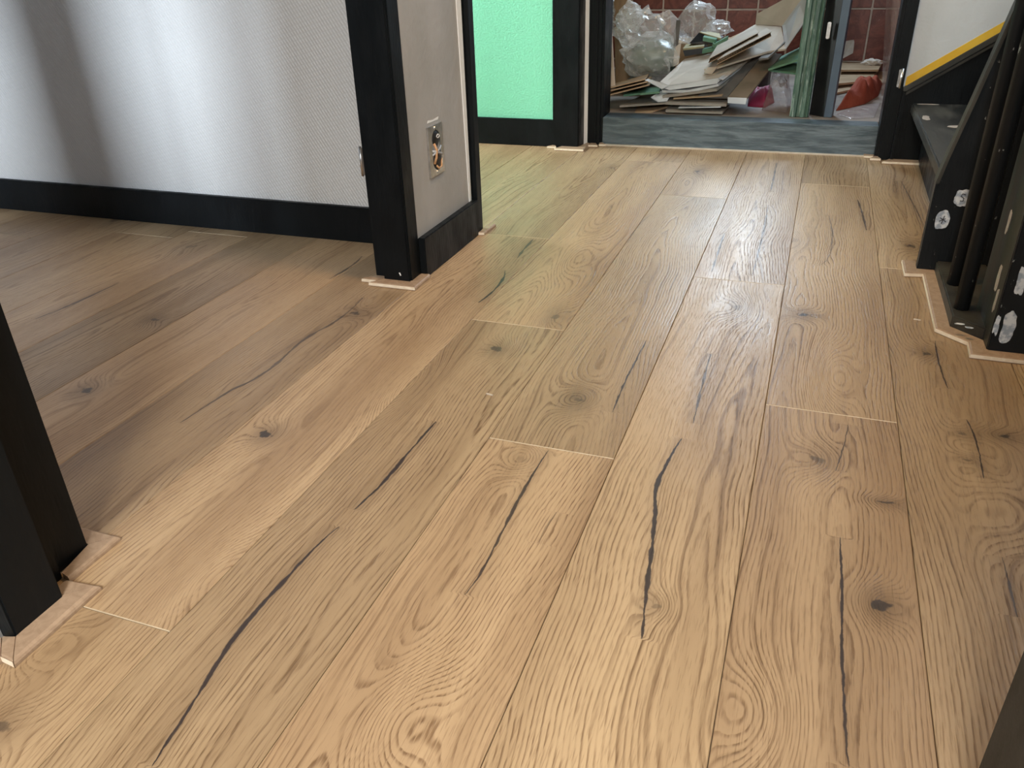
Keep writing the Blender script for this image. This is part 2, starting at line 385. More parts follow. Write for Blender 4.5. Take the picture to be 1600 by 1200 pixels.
def tube_bm(pts, r, seg=10, bm=None, flute=0.0):
    bm = bm or bmesh.new(); pts = [Vector(p) for p in pts]; rings = []
    for i, p in enumerate(pts):
        d = (pts[min(i+1, len(pts)-1)] - pts[max(i-1, 0)]).normalized()
        a = d.orthogonal().normalized() if i == 0 else (a - d*a.dot(d)).normalized()
        bb = d.cross(a)
        rr = r[i] if isinstance(r, (list, tuple)) else r
        rings.append([bm.verts.new(p + (a*math.cos(2*math.pi*k/seg) + bb*math.sin(2*math.pi*k/seg))*rr*(1+flute*math.cos(k*math.pi))) for k in range(seg)])
    for i in range(len(rings)-1):
        for k in range(seg): bm.faces.new((rings[i][k], rings[i][(k+1) % seg], rings[i+1][(k+1) % seg], rings[i+1][k]))
    bm.faces.new(list(reversed(rings[0]))); bm.faces.new(rings[-1])
    return bm

# ------------------------------------------------------------------ setting: floor of single planks
CEIL = 3.05; HEAD = 2.5
floor = structure(box('floor', -4.0, 1.6, -1.7, 4.62, -.05, -.0125, 'carcass'), 'warm oak laminate floor of long wide planks with dark cracks')
PW = .2975; X0 = -.0152; PL = 2.152
JOINT = {0: 1.806, 1: .73, 2: 1.2, 3: .4, 4: 1.9, 5: .9, -1: 2.623, -2: 1.463, -3: 2.082, -4: .731, -5: .76, -6: .51, -7: .545, -8: .44, -9: .35, -10: 1.1, -11: .2, -12: .8, -13: .3, -14: 1.4}
def X(u, v): q = at(u, v, z=0); return (q.x, q.y)
# dark splits and knots, where the printed boards show them
CR = [([(236,1200),(300,1100),(375,985),(402,952),(440,912),(490,858),(532,822)], .0062, 1), ([(552,797),(600,752),(640,705),(682,658)], .0058, .95),
 ([(720,930),(745,905),(775,850),(800,800),(830,745),(858,703)], .0044, .9), ([(1003,1000),(1010,925),(1018,860),(1024,800),(1026,760),(1040,728),(1066,684)], .0075, 1),
 ([(1083,662),(1095,610),(1111,552)], .0050, .75), ([(957,645),(975,600),(990,570),(1010,532)], .0040, .9),
 ([(1326,1200),(1319,1100),(1315,1000),(1316,940),(1312,838)], .0040, .95), ([(1305,736),(1320,690),(1325,663)], .0022, .8),
 ([(1461,532),(1468,570),(1482,608)], .0030, .85), ([(1510,655),(1525,690),(1537,748)], .0032, .9), ([(1566,870),(1590,965)], .0028, .7),
 ([(54,499),(120,472),(187,441)], .008, .7), ([(514,436),(545,418),(566,400)], .008, .75), ([(568,464),(530,498),(475,531),(418,579),(356,613),(280,662)], .0075, .72),
 ([(747,473),(775,450),(789,422)], .0085, .9), ([(808,403),(820,388),(833,374)], .0085, .75),
 ([(1112,425),(1122,394),(1132,364)], .006, .7), ([(1175,431),(1189,379),(1200,320)], .006, .6), ([(1204,300),(1214,254)], .006, .7),
 ([(1274,415),(1299,387),(1295,336)], .004, .6), ([(1340,312),(1346,330),(1354,360)], .0075, .8), ([(1407,282),(1425,315),(1444,353)], .005, .6),
 ([(870,800),(850,830),(842,850)], .002, .4), ([(980,380),(1000,350),(1020,335)], .006, .35)]
KN = [(135,610,.050,.060,.05,.85), (415,678,.045,.055,.06,1), (775,545,.045,.06,.06,.7), (1277,718,.050,.075,.07,.55), (1385,785,.045,.022,.03,.75), (1378,946,.042,.050,.06,.9),
 (1257,492,.055,.050,.05,.9), (1447,552,.040,.045,.04,.7), (1503,678,.030,.035,.03,.5), (1512,718,.030,.030,.03,.5), (1568,681,.050,.035,.05,.8), (557,490,.045,.055,.04,.7), (243,499,.05,.05,.04,.7),
 (906,626,.045,.070,.06,.5), (866,494,.045,.10,.05,.5), (1423,384,.040,.09,.05,.7), (818,716,.045,.075,.085,.15), (-5,1140,.055,.055,.06,.6), (1025,946,.030,.035,.04,.4),
 (1300,585,.055,.20,.10,0), (330,900,.06,.12,.08,0), (640,600,.06,.16,.09,0), (900,400,.07,.30,.10,0), (1150,480,.06,.10,.06,.35), (1090,268,.05,.12,.05,.6), (955,262,.05,.1,.04,.35),
 (620,1130,.07,.12,.09,0), (1180,1120,.06,.10,.08,0), (1560,800,.06,.14,.08,0), (60,1010,.06,.08,.08,0), (900,620,.06,.1,.05,.2), (1240,375,.05,.12,.05,.2), (300,385,.06,.12,.05,.4), (180,345,.06,.15,.05,.5)]
CRW = [([X(*q) for q in pts], w, k) for pts, w, k in CR]
KNW = [(*X(k[0], k[1]), *k[2:]) for k in KN]
rng = random.Random(11)
TONE = {(-5, 1): .74, (-6, 1): .98, (-7, 1): .82, (-4, 1): 1.0, (-3, 1): 1.0, (-2, 1): .86, (-2, 0): 1.02, (-2, 2): 1.02, (-1, 0): 1.0, (-1, 1): .97, (0, 1): .95, (0, 0): .88, (1, 0): .84, (1, 1): .88}
n = 0
for col in range(-14, 6):
    xa, xb = X0 + col*PW, X0 + (col+1)*PW
    if xa < -4 or xb > 1.7: continue
    j = JOINT[col]; k0 = math.floor((-1.7 - j)/PL)
    for k in range(k0, 4):
        ya, yb = j + k*PL, j + (k+1)*PL
        kk = k+1
        ya, yb = max(ya, -1.7), min(yb, 4.62)
        if yb - ya < .03: continue
        g = .0006
        bm = box_bm(xa+g, xb-g, ya+g, yb-g, -.0122, 0)
        xc = (xa+xb)/2
        kn = [q for q in KNW if xa-.004 < q[0] < xb+.004 and ya-.02 < q[1] < yb+.02]
        ck = [q for q in CRW if xa < sum(p[0] for p in q[0])/len(q[0]) < xb and ya-.03 < sum(p[1] for p in q[0])/len(q[0]) < yb+.03]
        tn = TONE.get((col, kk), rng.uniform(.90, 1.0))
        wm = rng.uniform(-.007, .007)
        light = (.570*tn+wm, .410*tn, .246*tn); dark = (.365*tn+wm, .243*tn, .136*tn)
        mat = oak_material(xc, n*7.31+1.7, rng.uniform(-.10, .10), rng.choice((-1, 1))*rng.uniform(.012, .035), rng.uniform(98, 125), light, dark, kn, ck)
        pl = link('plank', bm, mat, floor, bevel=.0013, bseg=1)
        pl.data.materials.append(M['plank_highlight'])
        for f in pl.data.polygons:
            if abs(f.normal.y) > .3: f.material_index = 1  # end bevels take the painted highlight
        n += 1

# ------------------------------------------------------------------ walls and ceiling
structure(box('ceiling', -4.1, 1.7, -1.8, 6.7, CEIL, CEIL+.1, 'ceiling'))
# room on the left: papered wall facing the camera
wb = structure(box('wall_back', -4.05, -1.36, 2.672, 2.86, 0, CEIL, 'wallpaper'), 'white woven textured wallpaper wall behind the black baseboard')
bb = structure(box('baseboard_back', -4.0, -1.37, 2.650, 2.6725, 0, .140, 'black', bevel=.003), 'black painted baseboard along the white wallpaper wall')
structure(box('wall_left', -4.15, -4.0, -1.2, 2.7, 0, CEIL, 'white_wall'))
# front wall of that room with its window: daylight comes in past the posts
wf = thing('wall_front', (-2.7, -1.25, 0), kind='structure')
box('wall_panel', -4.1, -3.55, -1.3, -1.2, 0, CEIL, 'white_wall', wf); box('wall_panel', -2.34, -1.2, -1.3, -1.2, 0, CEIL, 'white_wall', wf)
box('wall_panel', -3.55, -2.34, -1.3, -1.2, 0, .8, 'white_wall', wf); box('wall_panel', -3.55, -2.34, -1.3, -1.2, 2.75, CEIL, 'white_wall', wf)
w1 = thing('window_1', (-3, -1.25, .8), kind='structure')
for a, b_ in ((-3.55, -3.48), (-2.83, -2.60), (-2.475, -2.455), (-2.40, -2.34)): box('window_post', a, b_, -1.29, -1.21, .8, 2.75, 'white_wall', w1, .004)
box('window_rail', -3.55, -2.34, -1.285, -1.215, .8, .86, 'white_wall', w1); box('window_rail', -3.55, -2.34, -1.285, -1.215, 2.69, 2.75, 'white_wall', w1)
# wall between hall and left rooms
wh = thing('wall_hall', (-1.25, 2, 0), kind='structure', label='hall wall left of the door opening, grey plaster pier')
box('wall_panel', -1.36, -1.17, -1.7, .66, 0, CEIL, 'pier', wh); box('wall_panel', -1.36, -1.217, .66, 2.34, HEAD+.12, CEIL, 'pier', wh)
pier = box('pier', -1.36, -1.217, 2.335, 2.850, 0, CEIL, 'pier', wh); tag(pier, 'grey plaster pier with the open socket')
box('wall_panel', -1.36, -1.217, 2.88, 4.42, HEAD+.12, CEIL, 'pier', wh)
prism('plaster_bead', [(-1.2168, 2.834, .12), (-1.2168, 2.850, .12), (-1.2168, 2.8505, CEIL), (-1.2168, 2.806, CEIL), (-1.2168, 2.806, 1.0)], (.0035, 0, 0), 'plaster', wh)
structure(prism('baseboard_pier', [(-1.217, 2.372, 0), (-1.217, 2.868, 0), (-1.217, 2.868, .140), (-1.217, 2.372, .140)], (.026, 0, 0), 'black', bevel=.003), 'short black baseboard under the open socket on the pier')
structure(box('wall_behind', -1.36, 1.7, -1.85, -1.75, 0, CEIL, 'white_wall'))
# the hall's window lies behind the camera, in that wall
w2 = thing('window_2', (-.35, -1.74, 1.2), kind='structure')
for a in (-.42, .39): box('window_post', a, a+.05, -1.752, -1.71, 1.15, 2.75, 'white_wall', w2)
for a in (1.15, 2.70): box('window_rail', -.37, .39, -1.752, -1.71, a, a+.05, 'white_wall', w2)
structure(box('wall_right', 1.6, 1.7, -1.8, 4.6, 0, CEIL, 'white_wall'))
# green room
gw = structure(box('wall_green', -4.1, -1.30, 4.478, 4.62, 0, CEIL, 'green_wall'), 'bright mint green wall seen through the far door opening')
structure(box('baseboard_green', -4.0, -1.366, 4.455, 4.4785, 0, .147, 'black', bevel=.003), 'black baseboard at the foot of the mint green wall')
structure(box('wall_green_side', -4.15, -4.0, 2.86, 4.6, 0, CEIL, 'white_wall'))
w3 = thing('window_3', (-3.95, 3.7, .95), kind='structure')
for a in (3.2, 4.15): box('window_post', -4.0, -3.93, a, a+.05, .95, 2.45, 'white_wall', w3)
for a in (.95, 2.42): box('window_rail', -4.0, -3.93, 3.25, 4.15, a, a+.05, 'white_wall', w3)
# far wall: white strip, closet opening, stair wall
wfar = thing('wall_far', (0, 4.6, 0), kind='structure', label='white wall above the stair string at the end of the hall')
box('wall_panel', -1.262, -1.2, 4.556, 4.66, 0, CEIL, 'plaster', wfar)
box('wall_panel', -1.2, .39, 4.60, 4.70, HEAD, CEIL, 'white_wall', wfar)
box('wall_panel', .375, 1.65, 4.545, 4.66, 0, CEIL, 'white_wall', wfar)

# ------------------------------------------------------------------ door frames
d1 = thing('door_1', (-1.25, 1.55, 0), kind='structure', label='black door frame of the opening to the wallpapered room')
box('casing', -1.185, -1.137, .632, .732, 0, HEAD+.1, 'black', d1, .003)
box('jamb', -1.36, -1.205, .70, .857, 0, HEAD+.02, 'black', d1, .003)
box('stop', -1.30, -1.190, .70, .778, 0, HEAD+.02, 'black', d1, .002)
box('jamb', -1.317, -1.2185, 2.292, 2.37, 0, HEAD+.02, 'black', d1, .003)
box('jamb', -1.361, -1.310, 2.316, 2.42, 0, HEAD+.02, 'black', d1, .003)
box('edge_strip', -1.28, -1.2145, 2.300, 2.372, .0, HEAD, 'black', d1, .002)
box('head', -1.361, -1.205, .70, 2.37, HEAD, HEAD+.12, 'black', d1, .003)
za = at(565, 272, y=2.33).z; zb = at(563, 230, y=2.33).z
h = box('hinge', -1.369, -1.360, 2.320, 2.35, za, zb, 'metal', d1, .001); tag(h, 'silver hinge plate')
link('hinge_pin', tube_bm([(-1.371, 2.322, za-.004), (-1.371, 2.322, zb+.004)], .0045, 8), 'metal', h, True)
q = at(625, 428, y=2.292)
prism('paint_chip', [(q.x-.004, 2.2915, q.z+.004), (q.x+.001, 2.2915, q.z+.005), (q.x+.005, 2.2915, q.z-.005), (q.x+.001, 2.2915, q.z-.006)], (0, -.0008, 0), 'plaster', d1)
d2 = thing('door_2', (-1.25, 3.6, 0), kind='structure', label='black door frame of the opening to the green room')
box('jamb', -1.365, -1.213, 2.851, 2.905, 0, HEAD+.02, 'black', d2, .003)
box('casing', -1.216, -1.196, 2.868, 2.915, 0, HEAD+.1, 'black', d2, .002)
box('jamb', -1.356, -1.222, 4.440, 4.555, 0, HEAD+.02, 'black', d2, .003)
box('stop', -1.374, -1.350, 4.447, 4.50, 0, HEAD+.02, 'black', d2, .002)
box('edge_strip', -1.316, -1.224, 4.430, 4.445, 0, HEAD+.02, 'black', d2, .002)
box('head', -1.36, -1.213, 2.86, 4.55, HEAD, HEAD+.12, 'black', d2, .003)
d3 = thing('door_3', (-.4, 4.6, 0), kind='structure', label='black door frame around the cluttered closet at the hall end')
box('casing', -1.200, -1.150, 4.548, 4.63, 0, HEAD+.1, 'black', d3, .003)
box('stop', -1.155, -1.132, 4.560, 4.66, 0, HEAD+.05, 'black', d3, .002)
box('jamb', -1.140, -1.118, 4.576, 4.74, 0, HEAD, 'black', d3, .002)
box('casing', .335, .388, 4.522, 4.62, 0, HEAD+.1, 'black', d3, .003)
box('stop', .318, .340, 4.545, 4.68, 0, HEAD+.05, 'black', d3, .002)
box('head', -1.2, .385, 4.53, 4.66, HEAD, HEAD+.12, 'black', d3, .003)
za = at(1403, 136, y=4.52).z; zb = at(1407, 108, y=4.52).z
h = box('hinge', .357, .378, 4.510, 4.524, za, zb, 'metal', d3, .002); tag(h, 'silver hinge on the right of the closet frame')
link('hinge_pin', tube_bm([(.372, 4.510, za-.004), (.372, 4.510, zb+.004)], .006, 10), 'metal', h, True)
d4 = thing('door_4', (.36, .6, 0), kind='structure', label='dark grey post edge at the lower right corner')
box('jamb', .300, .44, .30, .79, 0, HEAD, 'door_dark', d4, .003)
box('casing', .42, .60, .25, .77, 0, HEAD+.1, 'door_dark', d4, .003)
structure(box('wall_near', .44, 1.6, -1.7, .74, 0, CEIL, 'white_wall'))

# ------------------------------------------------------------------ floor edge trims, each strip mitred
trim_n = 0
def trim(pts, cut=False, hgt=.0125):
    """outline of one strip on the floor, outer edge first two points; outer top edge is eased"""
    global trim_n; trim_n += 1
    a, b, c, d = [Vector((*p, 0)) for p in pts]
    bm = bmesh.new(); e = .22
    zt = Vector((0, 0, hgt))
    prof = [(0, 0), (0, .45), (.05, .75), (.16, 1.0), (1, 1.0), (1, 0)]
    ra = [bm.verts.new(a + (d-a)*s + zt*k) for s, k in prof]; rb = [bm.verts.new(b + (c-b)*s + zt*k) for s, k in prof]
    n = len(prof)
    for i in range(n): bm.faces.new((ra[i], ra[(i+1) % n], rb[(i+1) % n], rb[i]))
    bm.faces.new(ra); bm.faces.new(list(reversed(rb)))
    for v in bm.verts: v.co.z += .0003
    o = link('trim_%d' % trim_n, bm, 'trim'); structure(o, None)
    if cut:
        nrm = Vector((b.y-a.y, a.x-b.x, 0)).normalized()
        if nrm.dot(c-b) > 0: nrm = -nrm
        p = [a + zt*.25, b + zt*.25, b + zt*.95 + (c-b)*.03, a + zt*.95 + (d-a)*.03]
        prism('cut_edge', [q + nrm*.0002 for q in p], nrm*.001, 'trim_cut', o)  # pale strip paints the light on the outer edge
    return o
trim([(-1.093, .588), (-1.096, .775), (-1.1415, .732), (-1.1365, .632)])
trim([(-1.096, .776), (-1.165, .770), (-1.165, .734), (-1.142, .7335)])
trim([(-1.166, .772), (-1.166, .897), (-1.2045, .858), (-1.189, .7785)])
trim([(-1.166, .898), (-1.40, .898), (-1.40, .858), (-1.206, .8585)])
trim([(-1.122, .590), (-1.0935, .587), (-1.137, .6310), (-1.158, .624)], True)
trim([(-1.122, .30), (-1.1225, .589), (-1.159, .623), (-1.1695, .30)])
trim([(-1.353, 2.246), (-1.178, 2.246), (-1.2185, 2.2915), (-1.3175, 2.2915)], True)
trim([(-1.1775, 2.2465), (-1.180, 2.376), (-1.2135, 2.3715), (-1.218, 2.2915)])
trim([(-1.395, 2.272), (-1.340, 2.272), (-1.3180, 2.3155), (-1.3615, 2.3155)], True)
trim([(-1.196, 2.852), (-1.168, 2.856), (-1.1905, 2.8685), (-1.1905, 2.8675)], True)
trim([(-1.168, 2.857), (-1.165, 2.980), (-1.1955, 2.955), (-1.190, 2.8695)])
trim([(-1.341, 4.366), (-1.174, 4.370), (-1.222, 4.4395), (-1.316, 4.4295)], True)
trim([(-1.1735, 4.371), (-1.180, 4.535), (-1.1995, 4.547), (-1.2215, 4.440)])
trim([(-1.398, 4.410), (-1.343, 4.410), (-1.3565, 4.4395), (-1.3745, 4.446)], True)
trim([(-1.179, 4.492), (-1.126, 4.496), (-1.150, 4.5475), (-1.1795, 4.5475)], True)
trim([(-1.125, 4.522), (-1.085, 4.526), (-1.118, 4.5755), (-1.1315, 4.5595)], True)
trim([(.268, 4.540), (.312, 4.540), (.3175, 4.575), (.268, 4.585)], True)
trim([(.296, 4.490), (.347, 4.490), (.3345, 4.5445), (.3175, 4.5445)], True)
trim([(.350, 4.432), (.520, 4.432), (.520, 4.498), (.388, 4.498)], True)
sealo = structure(prism('trim_seal', [(-1.10, 4.546, .0003), (.29, 4.566, .0003), (.29, 4.583, .0003), (-1.10, 4.572, .0003)], (0, 0, .006), 'seal'))
PO = [(.355, 2.945), (.356, 2.808), (.412, 2.818), (.409, 2.366), (.484, 2.293), (.4805, 2.214), (.612, 2.212)]
PI_ = [(.3955, 2.945), (.3955, 2.8655), (.452, 2.8655), (.4485, 2.392), (.5240, 2.318), (.5240, 2.2595), (.612, 2.2595)]
for i in range(len(PO)-1): trim([PO[i], PO[i+1], PI_[i+1], PI_[i]], True)

# ------------------------------------------------------------------ open socket
so = thing('wall_socket', (-1.215, 2.56, .31), 'open uncovered metal socket box with loose wires in the grey pier', 'socket')
def ring_bm(y0, y1, z0, z1, r, xf, th, n=24):
    bm = bmesh.new(); outer = []; inner = []
    yc, zc = (y0+y1)/2, (z0+z1)/2; hy, hz = (y1-y0)/2, (z1-z0)/2; iy, iz = hy*.62, hz*.80
    for k in range(n):
        a = 2*math.pi*k/n; c_, s_ = math.cos(a), math.sin(a)
        sc = 1/max(abs(c_)/1, abs(s_)/1); outer.append((yc+hy*c_*sc, zc+hz*s_*sc))
        straight = iz-iy; yy, zz = iy*c_, iy*s_ + (straight if s_ > 0 else -straight); inner.append((yc+yy, zc+zz))
    vs = [[bm.verts.new((x, *p)) for p in L] for x, L in ((xf, outer), (xf+th, outer), (xf+th, inner), (xf, inner))]
    for i in range(4):
        A, B = vs[i], vs[(i+1) % 4]
        for k in range(n): bm.faces.new((A[k], A[(k+1) % n], B[(k+1) % n], B[k]))
    return bm
link('mounting_plate', ring_bm(2.502, 2.617, .312, .480, .02, -1.2168, .007), 'metal', so)
box('back_box', -1.2168, -1.2148, 2.520, 2.600, .322, .470, 'grey_wire', so)
for zc in (.432, .358):
    bm = bmesh.new(); bmesh.ops.create_uvsphere(bm, u_segments=14, v_segments=8, radius=1)
    for v in bm.verts: v.co = Vector((-1.2140+v.co.x*.006, 2.565+v.co.y*.027, zc+v.co.z*.029))
    link('socket_hole', bm, 'hole', so, True)
for pts, r, mt in (([(-1.2115, 2.528, .398), (-1.204, 2.55, .392), (-1.205, 2.585, .380), (-1.2115, 2.60, .372)], .0035, 'grey_wire'), ([(-1.2115, 2.528, .383), (-1.203, 2.555, .395), (-1.205, 2.575, .398), (-1.2115, 2.598, .402)], .0035, 'grey_wire'), ([(-1.2115, 2.545, .42), (-1.204, 2.548, .40), (-1.205, 2.545, .375), (-1.2115, 2.54, .352)], .0045, 'copper'), ([(-1.2115, 2.552, .345), (-1.207, 2.565, .333), (-1.207, 2.585, .335), (-1.2115, 2.60, .36)], .0035, 'copper')):
    link('wire', tube_bm(pts, r, 8), mt, so, True)
for zc in (.470, .322): link('screw', tube_bm([(-1.2120, 2.56, zc), (-1.2070, 2.56, zc)], .006, 10), 'metal', so)
link('terminal_ring', tube_bm([(-1.2070, 2.572+.010*math.cos(a*.63), .441+.006*math.sin(a*.63)) for a in range(11)], .0016, 6), 'plaster', so, True)
prism('plaster_chip', [(-1.2168, 2.515, .492), (-1.2168, 2.600, .490), (-1.2168, 2.606, .499), (-1.2168, 2.56, .496), (-1.2168, 2.522, .500)], (.001, 0, 0), 'plaster', so)

# ------------------------------------------------------------------ stone sill and closet shell
st = link('stone_sill', prism_bm([(-1.118, 4.573, 0), (.317, 4.584, 0), (.317, 4.72, 0), (-1.118, 4.72, 0)], (0, 0, .152)), 'stone', bevel=.004)
tag(st, 'blue grey stone step across the closet doorway', 'step')
structure(box('floor_closet', -1.6, .95, 4.72, 6.62, .05, .150, 'dust_floor'), 'dusty pale floor of the closet behind the stone step')
TW = structure(box('wall_tiled', -1.7, 1.0, 6.56, 6.66, 0, CEIL, 'grout'), 'red tiled back wall of the closet with pale grout lines')
cols = [-1.63, -1.40, -1.165, -.934, -.698, -.486, -.262, -.04, .093, .272, .49, .71, .93]
rows = [-.11, .225, .566, .907, 1.248, 1.59, 1.93]
for i in range(len(cols)-1):
    for j in range(len(rows)-1):
        if -.75 < cols[i] < .0 and rows[j] > .9 and rows[j] < 1.8 and False: continue
        gg = .0065
        bm = box_bm(cols[i]+gg, cols[i+1]-gg, 6.545, 6.5605, max(rows[j]+gg, .152), rows[j+1]-gg)
        link('tile', bm, 'tile', TW, bevel=.003, bseg=1)
structure(box('wall_closet_left', -1.72, -1.62, 4.66, 6.6, 0, CEIL, 'brown_wood'))
structure(box('wall_closet_right', .93, 1.03, 4.66, 6.6, 0, CEIL, 'tile'))
w4 = thing('window_4', (-.4, 6.5, 1.05), kind='structure')
for a in (-.77, -.17): box('window_post', a, a+.04, 6.49, 6.546, .88, 1.98, 'white_wall', w4)
for a in (.88, 1.94): box('window_rail', -.73, -.17, 6.49, 6.546, a, a+.04, 'white_wall', w4)

# ------------------------------------------------------------------ staircase
sc = thing('staircase', (.8, 3.6, 0), 'black painted winding staircase starting at the right of the hall', 'staircase')
ys = 4.497
WSTR = [(.388, 0), (.58, 0), (1.5, .55), (1.5, 1.10), (.774, .612), (.398, .352), (.388, .352)]
prism('wall_string', [(x, ys, z) for x, z in WSTR], (0, .045, 0), 'black', sc)
mo = [(.388, .338), (.402, .338), (1.5, 1.082), (1.5, 1.118), (.396, .362), (.388, .362)]
prism('moulding', [(x, ys-.016, z) for x, z in mo], (0, .0165, 0), 'olive', sc, .003)  # lighter mouldings paint in the highlight lines
mo2 = [(.402, .318), (1.5, 1.062), (1.5, 1.078), (.402, .334)]
prism('moulding', [(x, ys-.009, z) for x, z in mo2], (0, .0095, 0), 'olive', sc, .002)
box('moulding', .388, .404, ys-.010, ys+.001, 0, .335, 'black', sc, .002)
t1 = prism('tread', [(.438, 2.912, .238), (.438, 4.4985, .238), (1.05, 4.4985, .238), (.88, 2.912, .238)], (0, 0, .045), 'tread', sc, .006)
prism('riser', [(.520, 4.4985, 0), (.505, 2.912, 0), (.535, 2.912, 0), (.550, 4.4985, 0)], (0, 0, .240), 'black', sc)
prism('tread', [(.86, 2.912, .50), (1.0, 4.4985, .50), (1.5, 4.4985, .50), (1.5, 2.912, .50)], (0, 0, .045), 'tread', sc, .006)
prism('riser', [(.90, 2.912, .283), (1.06, 4.4985, .283), (1.10, 4.4985, .283), (.94, 2.912, .283)], (0, 0, .217), 'black', sc)
NS = [(.3965, 0), (.3965, .302), (.412, .385), (.447, .552), (.505, .845), (.60, 1.32), (.74, 2.0), (.95, 2.0), (.95, 0)]
ns = prism('string', [(x, 2.8665, z) for x, z in NS], (0, .045, 0), 'black_worn', sc, .003)
prism('string_cap', [(.3945, 2.860, .300), (.410, 2.860, .385), (.445, 2.860, .552), (.503, 2.860, .845), (.598, 2.860, 1.32), (.610, 2.860, 1.32), (.514, 2.860, .845), (.4555, 2.860, .552), (.420, 2.860, .385), (.405, 2.860, .300)], (0, .055, 0), 'olive', sc, .002)
pb = prism('plinth', [(.4495, 2.866, 0), (.4495, 2.392, 0), (.524, 2.322, 0), (.60, 2.322, 0), (.60, 2.866, 0)], (0, 0, .046), 'olive', sc, .004)
# splash of filler along the plinth edge
for px_, py_ in ((.480, 2.655), (.478, 2.455)):
    link('baluster', tube_bm([(px_, py_, .045), (px_, py_, 1.2), (px_, py_, 2.6)], .0205, 16, flute=.03), 'black_worn', sc, True)
nw = box('newel_post', .5245, .74, 2.262, 2.50, 0, 2.7, 'olive', sc, .004)  # newel side painted lighter, as the light catches it
box('newel_face', .526, .738, 2.2545, 2.2625, 0.001, 2.69, 'black_worn', nw, .002)
def blob(name, plane, c, ru, rv, mat, parent, seed, th=.0015, rough=.35):
    """thin irregular smear lying on a plane: 'y' faces -y, 'x' faces -x, 'z' faces up"""
    pts = []
    for k in range(28):
        a = 2*math.pi*k/28; rr = (abs(math.cos(a))**4 + abs(math.sin(a))**4)**-.25*.9*(1 + .6*rough*noise.noise((math.cos(a)*1.4+seed, math.sin(a)*1.4, seed*1.7)) + .10*noise.noise((math.cos(a)*9, math.sin(a)*9+seed, 0)))
        pts.append((ru*math.cos(a)*rr, rv*math.sin(a)*rr))
    if plane == 'y': P = [(c[0]+u, c[1], c[2]+v) for u, v in pts]; off = (0, -th, 0)
    elif plane == 'x': P = [(c[0], c[1]+u, c[2]+v) for u, v in pts]; off = (-th, 0, 0)
    else: P = [(c[0]+u, c[1]+v, c[2]) for u, v in pts]; off = (0, 0, th)
    return prism(name, P, off, mat, parent)
f1 = at(1504, 309, y=2.8665); blob('filler_patch', 'y', (f1.x, 2.8664, f1.z), .024, .030, 'filler', ns, 1.3)
f2 = at(1473, 343, y=2.8665); blob('filler_patch', 'y', (f2.x, 2.8664, f2.z), .021, .033, 'filler', ns, 5.1)
for pts in ([(.007, .010), (-.002, .013), (-.006, .005), (.004, -.001), (.003, -.010), (-.006, -.010)],):
    link('scratch', tube_bm([(f1.x+a, 2.8646, f1.z+b_) for a, b_ in pts], .0016, 6), 'scratch', ns)
for pts in ([(-.009, .006), (.010, -.006)], [(.003, .013), (-.002, -.014)], [(-.010, -.006), (.008, .004)]):
    link('scratch', tube_bm([(f2.x+a, 2.8646, f2.z+b_) for a, b_ in pts], .0014, 6), 'scratch', ns)
for (u, v, ru, rv, s_) in ((1576, 513, .019, .050, 2.2), (1557, 508, .007, .030, 8.8), (1596, 440, .012, .04, 6.4)):
    q = at(u, v, y=2.2545); blob('filler_patch', 'y', (q.x, 2.2544, q.z), ru, rv, 'filler', nw, s_, rough=.7)
for (u, v, ru, rv, s_) in ((1576, 349, .012, .035, 4.4), (1560, 435, .014, .045, 7.7), (1556, 470, .010, .035, 9.2)):
    q = at(u, v, x=.5245); blob('filler_patch', 'x', (.5244, q.y, q.z), ru, rv, 'shard', nw, s_, rough=.6)
for (u, v, ru, rv, s_) in ((1447, 184, .016, .06, 1.1), (1495, 198, .035, .03, 2.7), (1452, 163, .05, .012, 3.9)):
    q = at(u, v, z=.2835); blob('filler_patch', 'z', (q.x, q.y, .2832), ru, rv, 'shard', t1, s_, .001, .6)
for (u, v, ru, s_) in ((1500, 506, .014, 1.0), (1515, 512, .012, 2.0)):
    q = at(u, v, z=.0465); blob('filler_patch', 'z', (q.x, q.y, .0462), ru, .006, 'filler', pb, s_, .0008, .7)
# unseen flight along the right wall, added to shade the floor at the right
uf = prism('shading_flight', [(.56, 2.50, 1.75), (.56, .80, 2.95), (.56, .80, 3.04), (.56, 2.50, 1.95)], (1.03, 0, 0), 'black', sc)
for k in range(5): box('tread', .56, 1.58, 2.16-k*.33, 2.50-k*.33, 1.98+k*.215, 2.01+k*.215, 'tread', sc, .004)
# yellow tape along the string
ty = [(.396, .345), (.774, .603), (1.0, .757), (.985, .794), (.765, .646), (.398, .396)]
tape = prism('masking_tape', [(x, 4.5449, z) for x, z in ty], (0, -.0012, 0), 'yellow'); tag(tape, 'yellow masking tape strip along the bottom of the white stair wall', 'tape')

# ------------------------------------------------------------------ closet clutter
def sheet(name, pts, mat, label, cat='cardboard', group=None, th=.010, parent=None, off=None):
    """a stiff sheet: corners given as (column, row, depth) read from the photograph, then given thickness"""
    P = [at(a, b_, y=d) for a, b_, d in pts]
    nrm = Vector((0, 0, 0))
    for i in range(len(P)): nrm += (P[i]-P[0]).cross(P[(i+1) % len(P)]-P[0])
    nrm.normalize()
    if nrm.z > 0: nrm = -nrm
    o = prism(name, P, nrm*th if off is None else Vector(off), mat, parent)
    if label: tag(o, label, cat, group)
    return o
G1 = 'flattened boxes heaped in the closet'
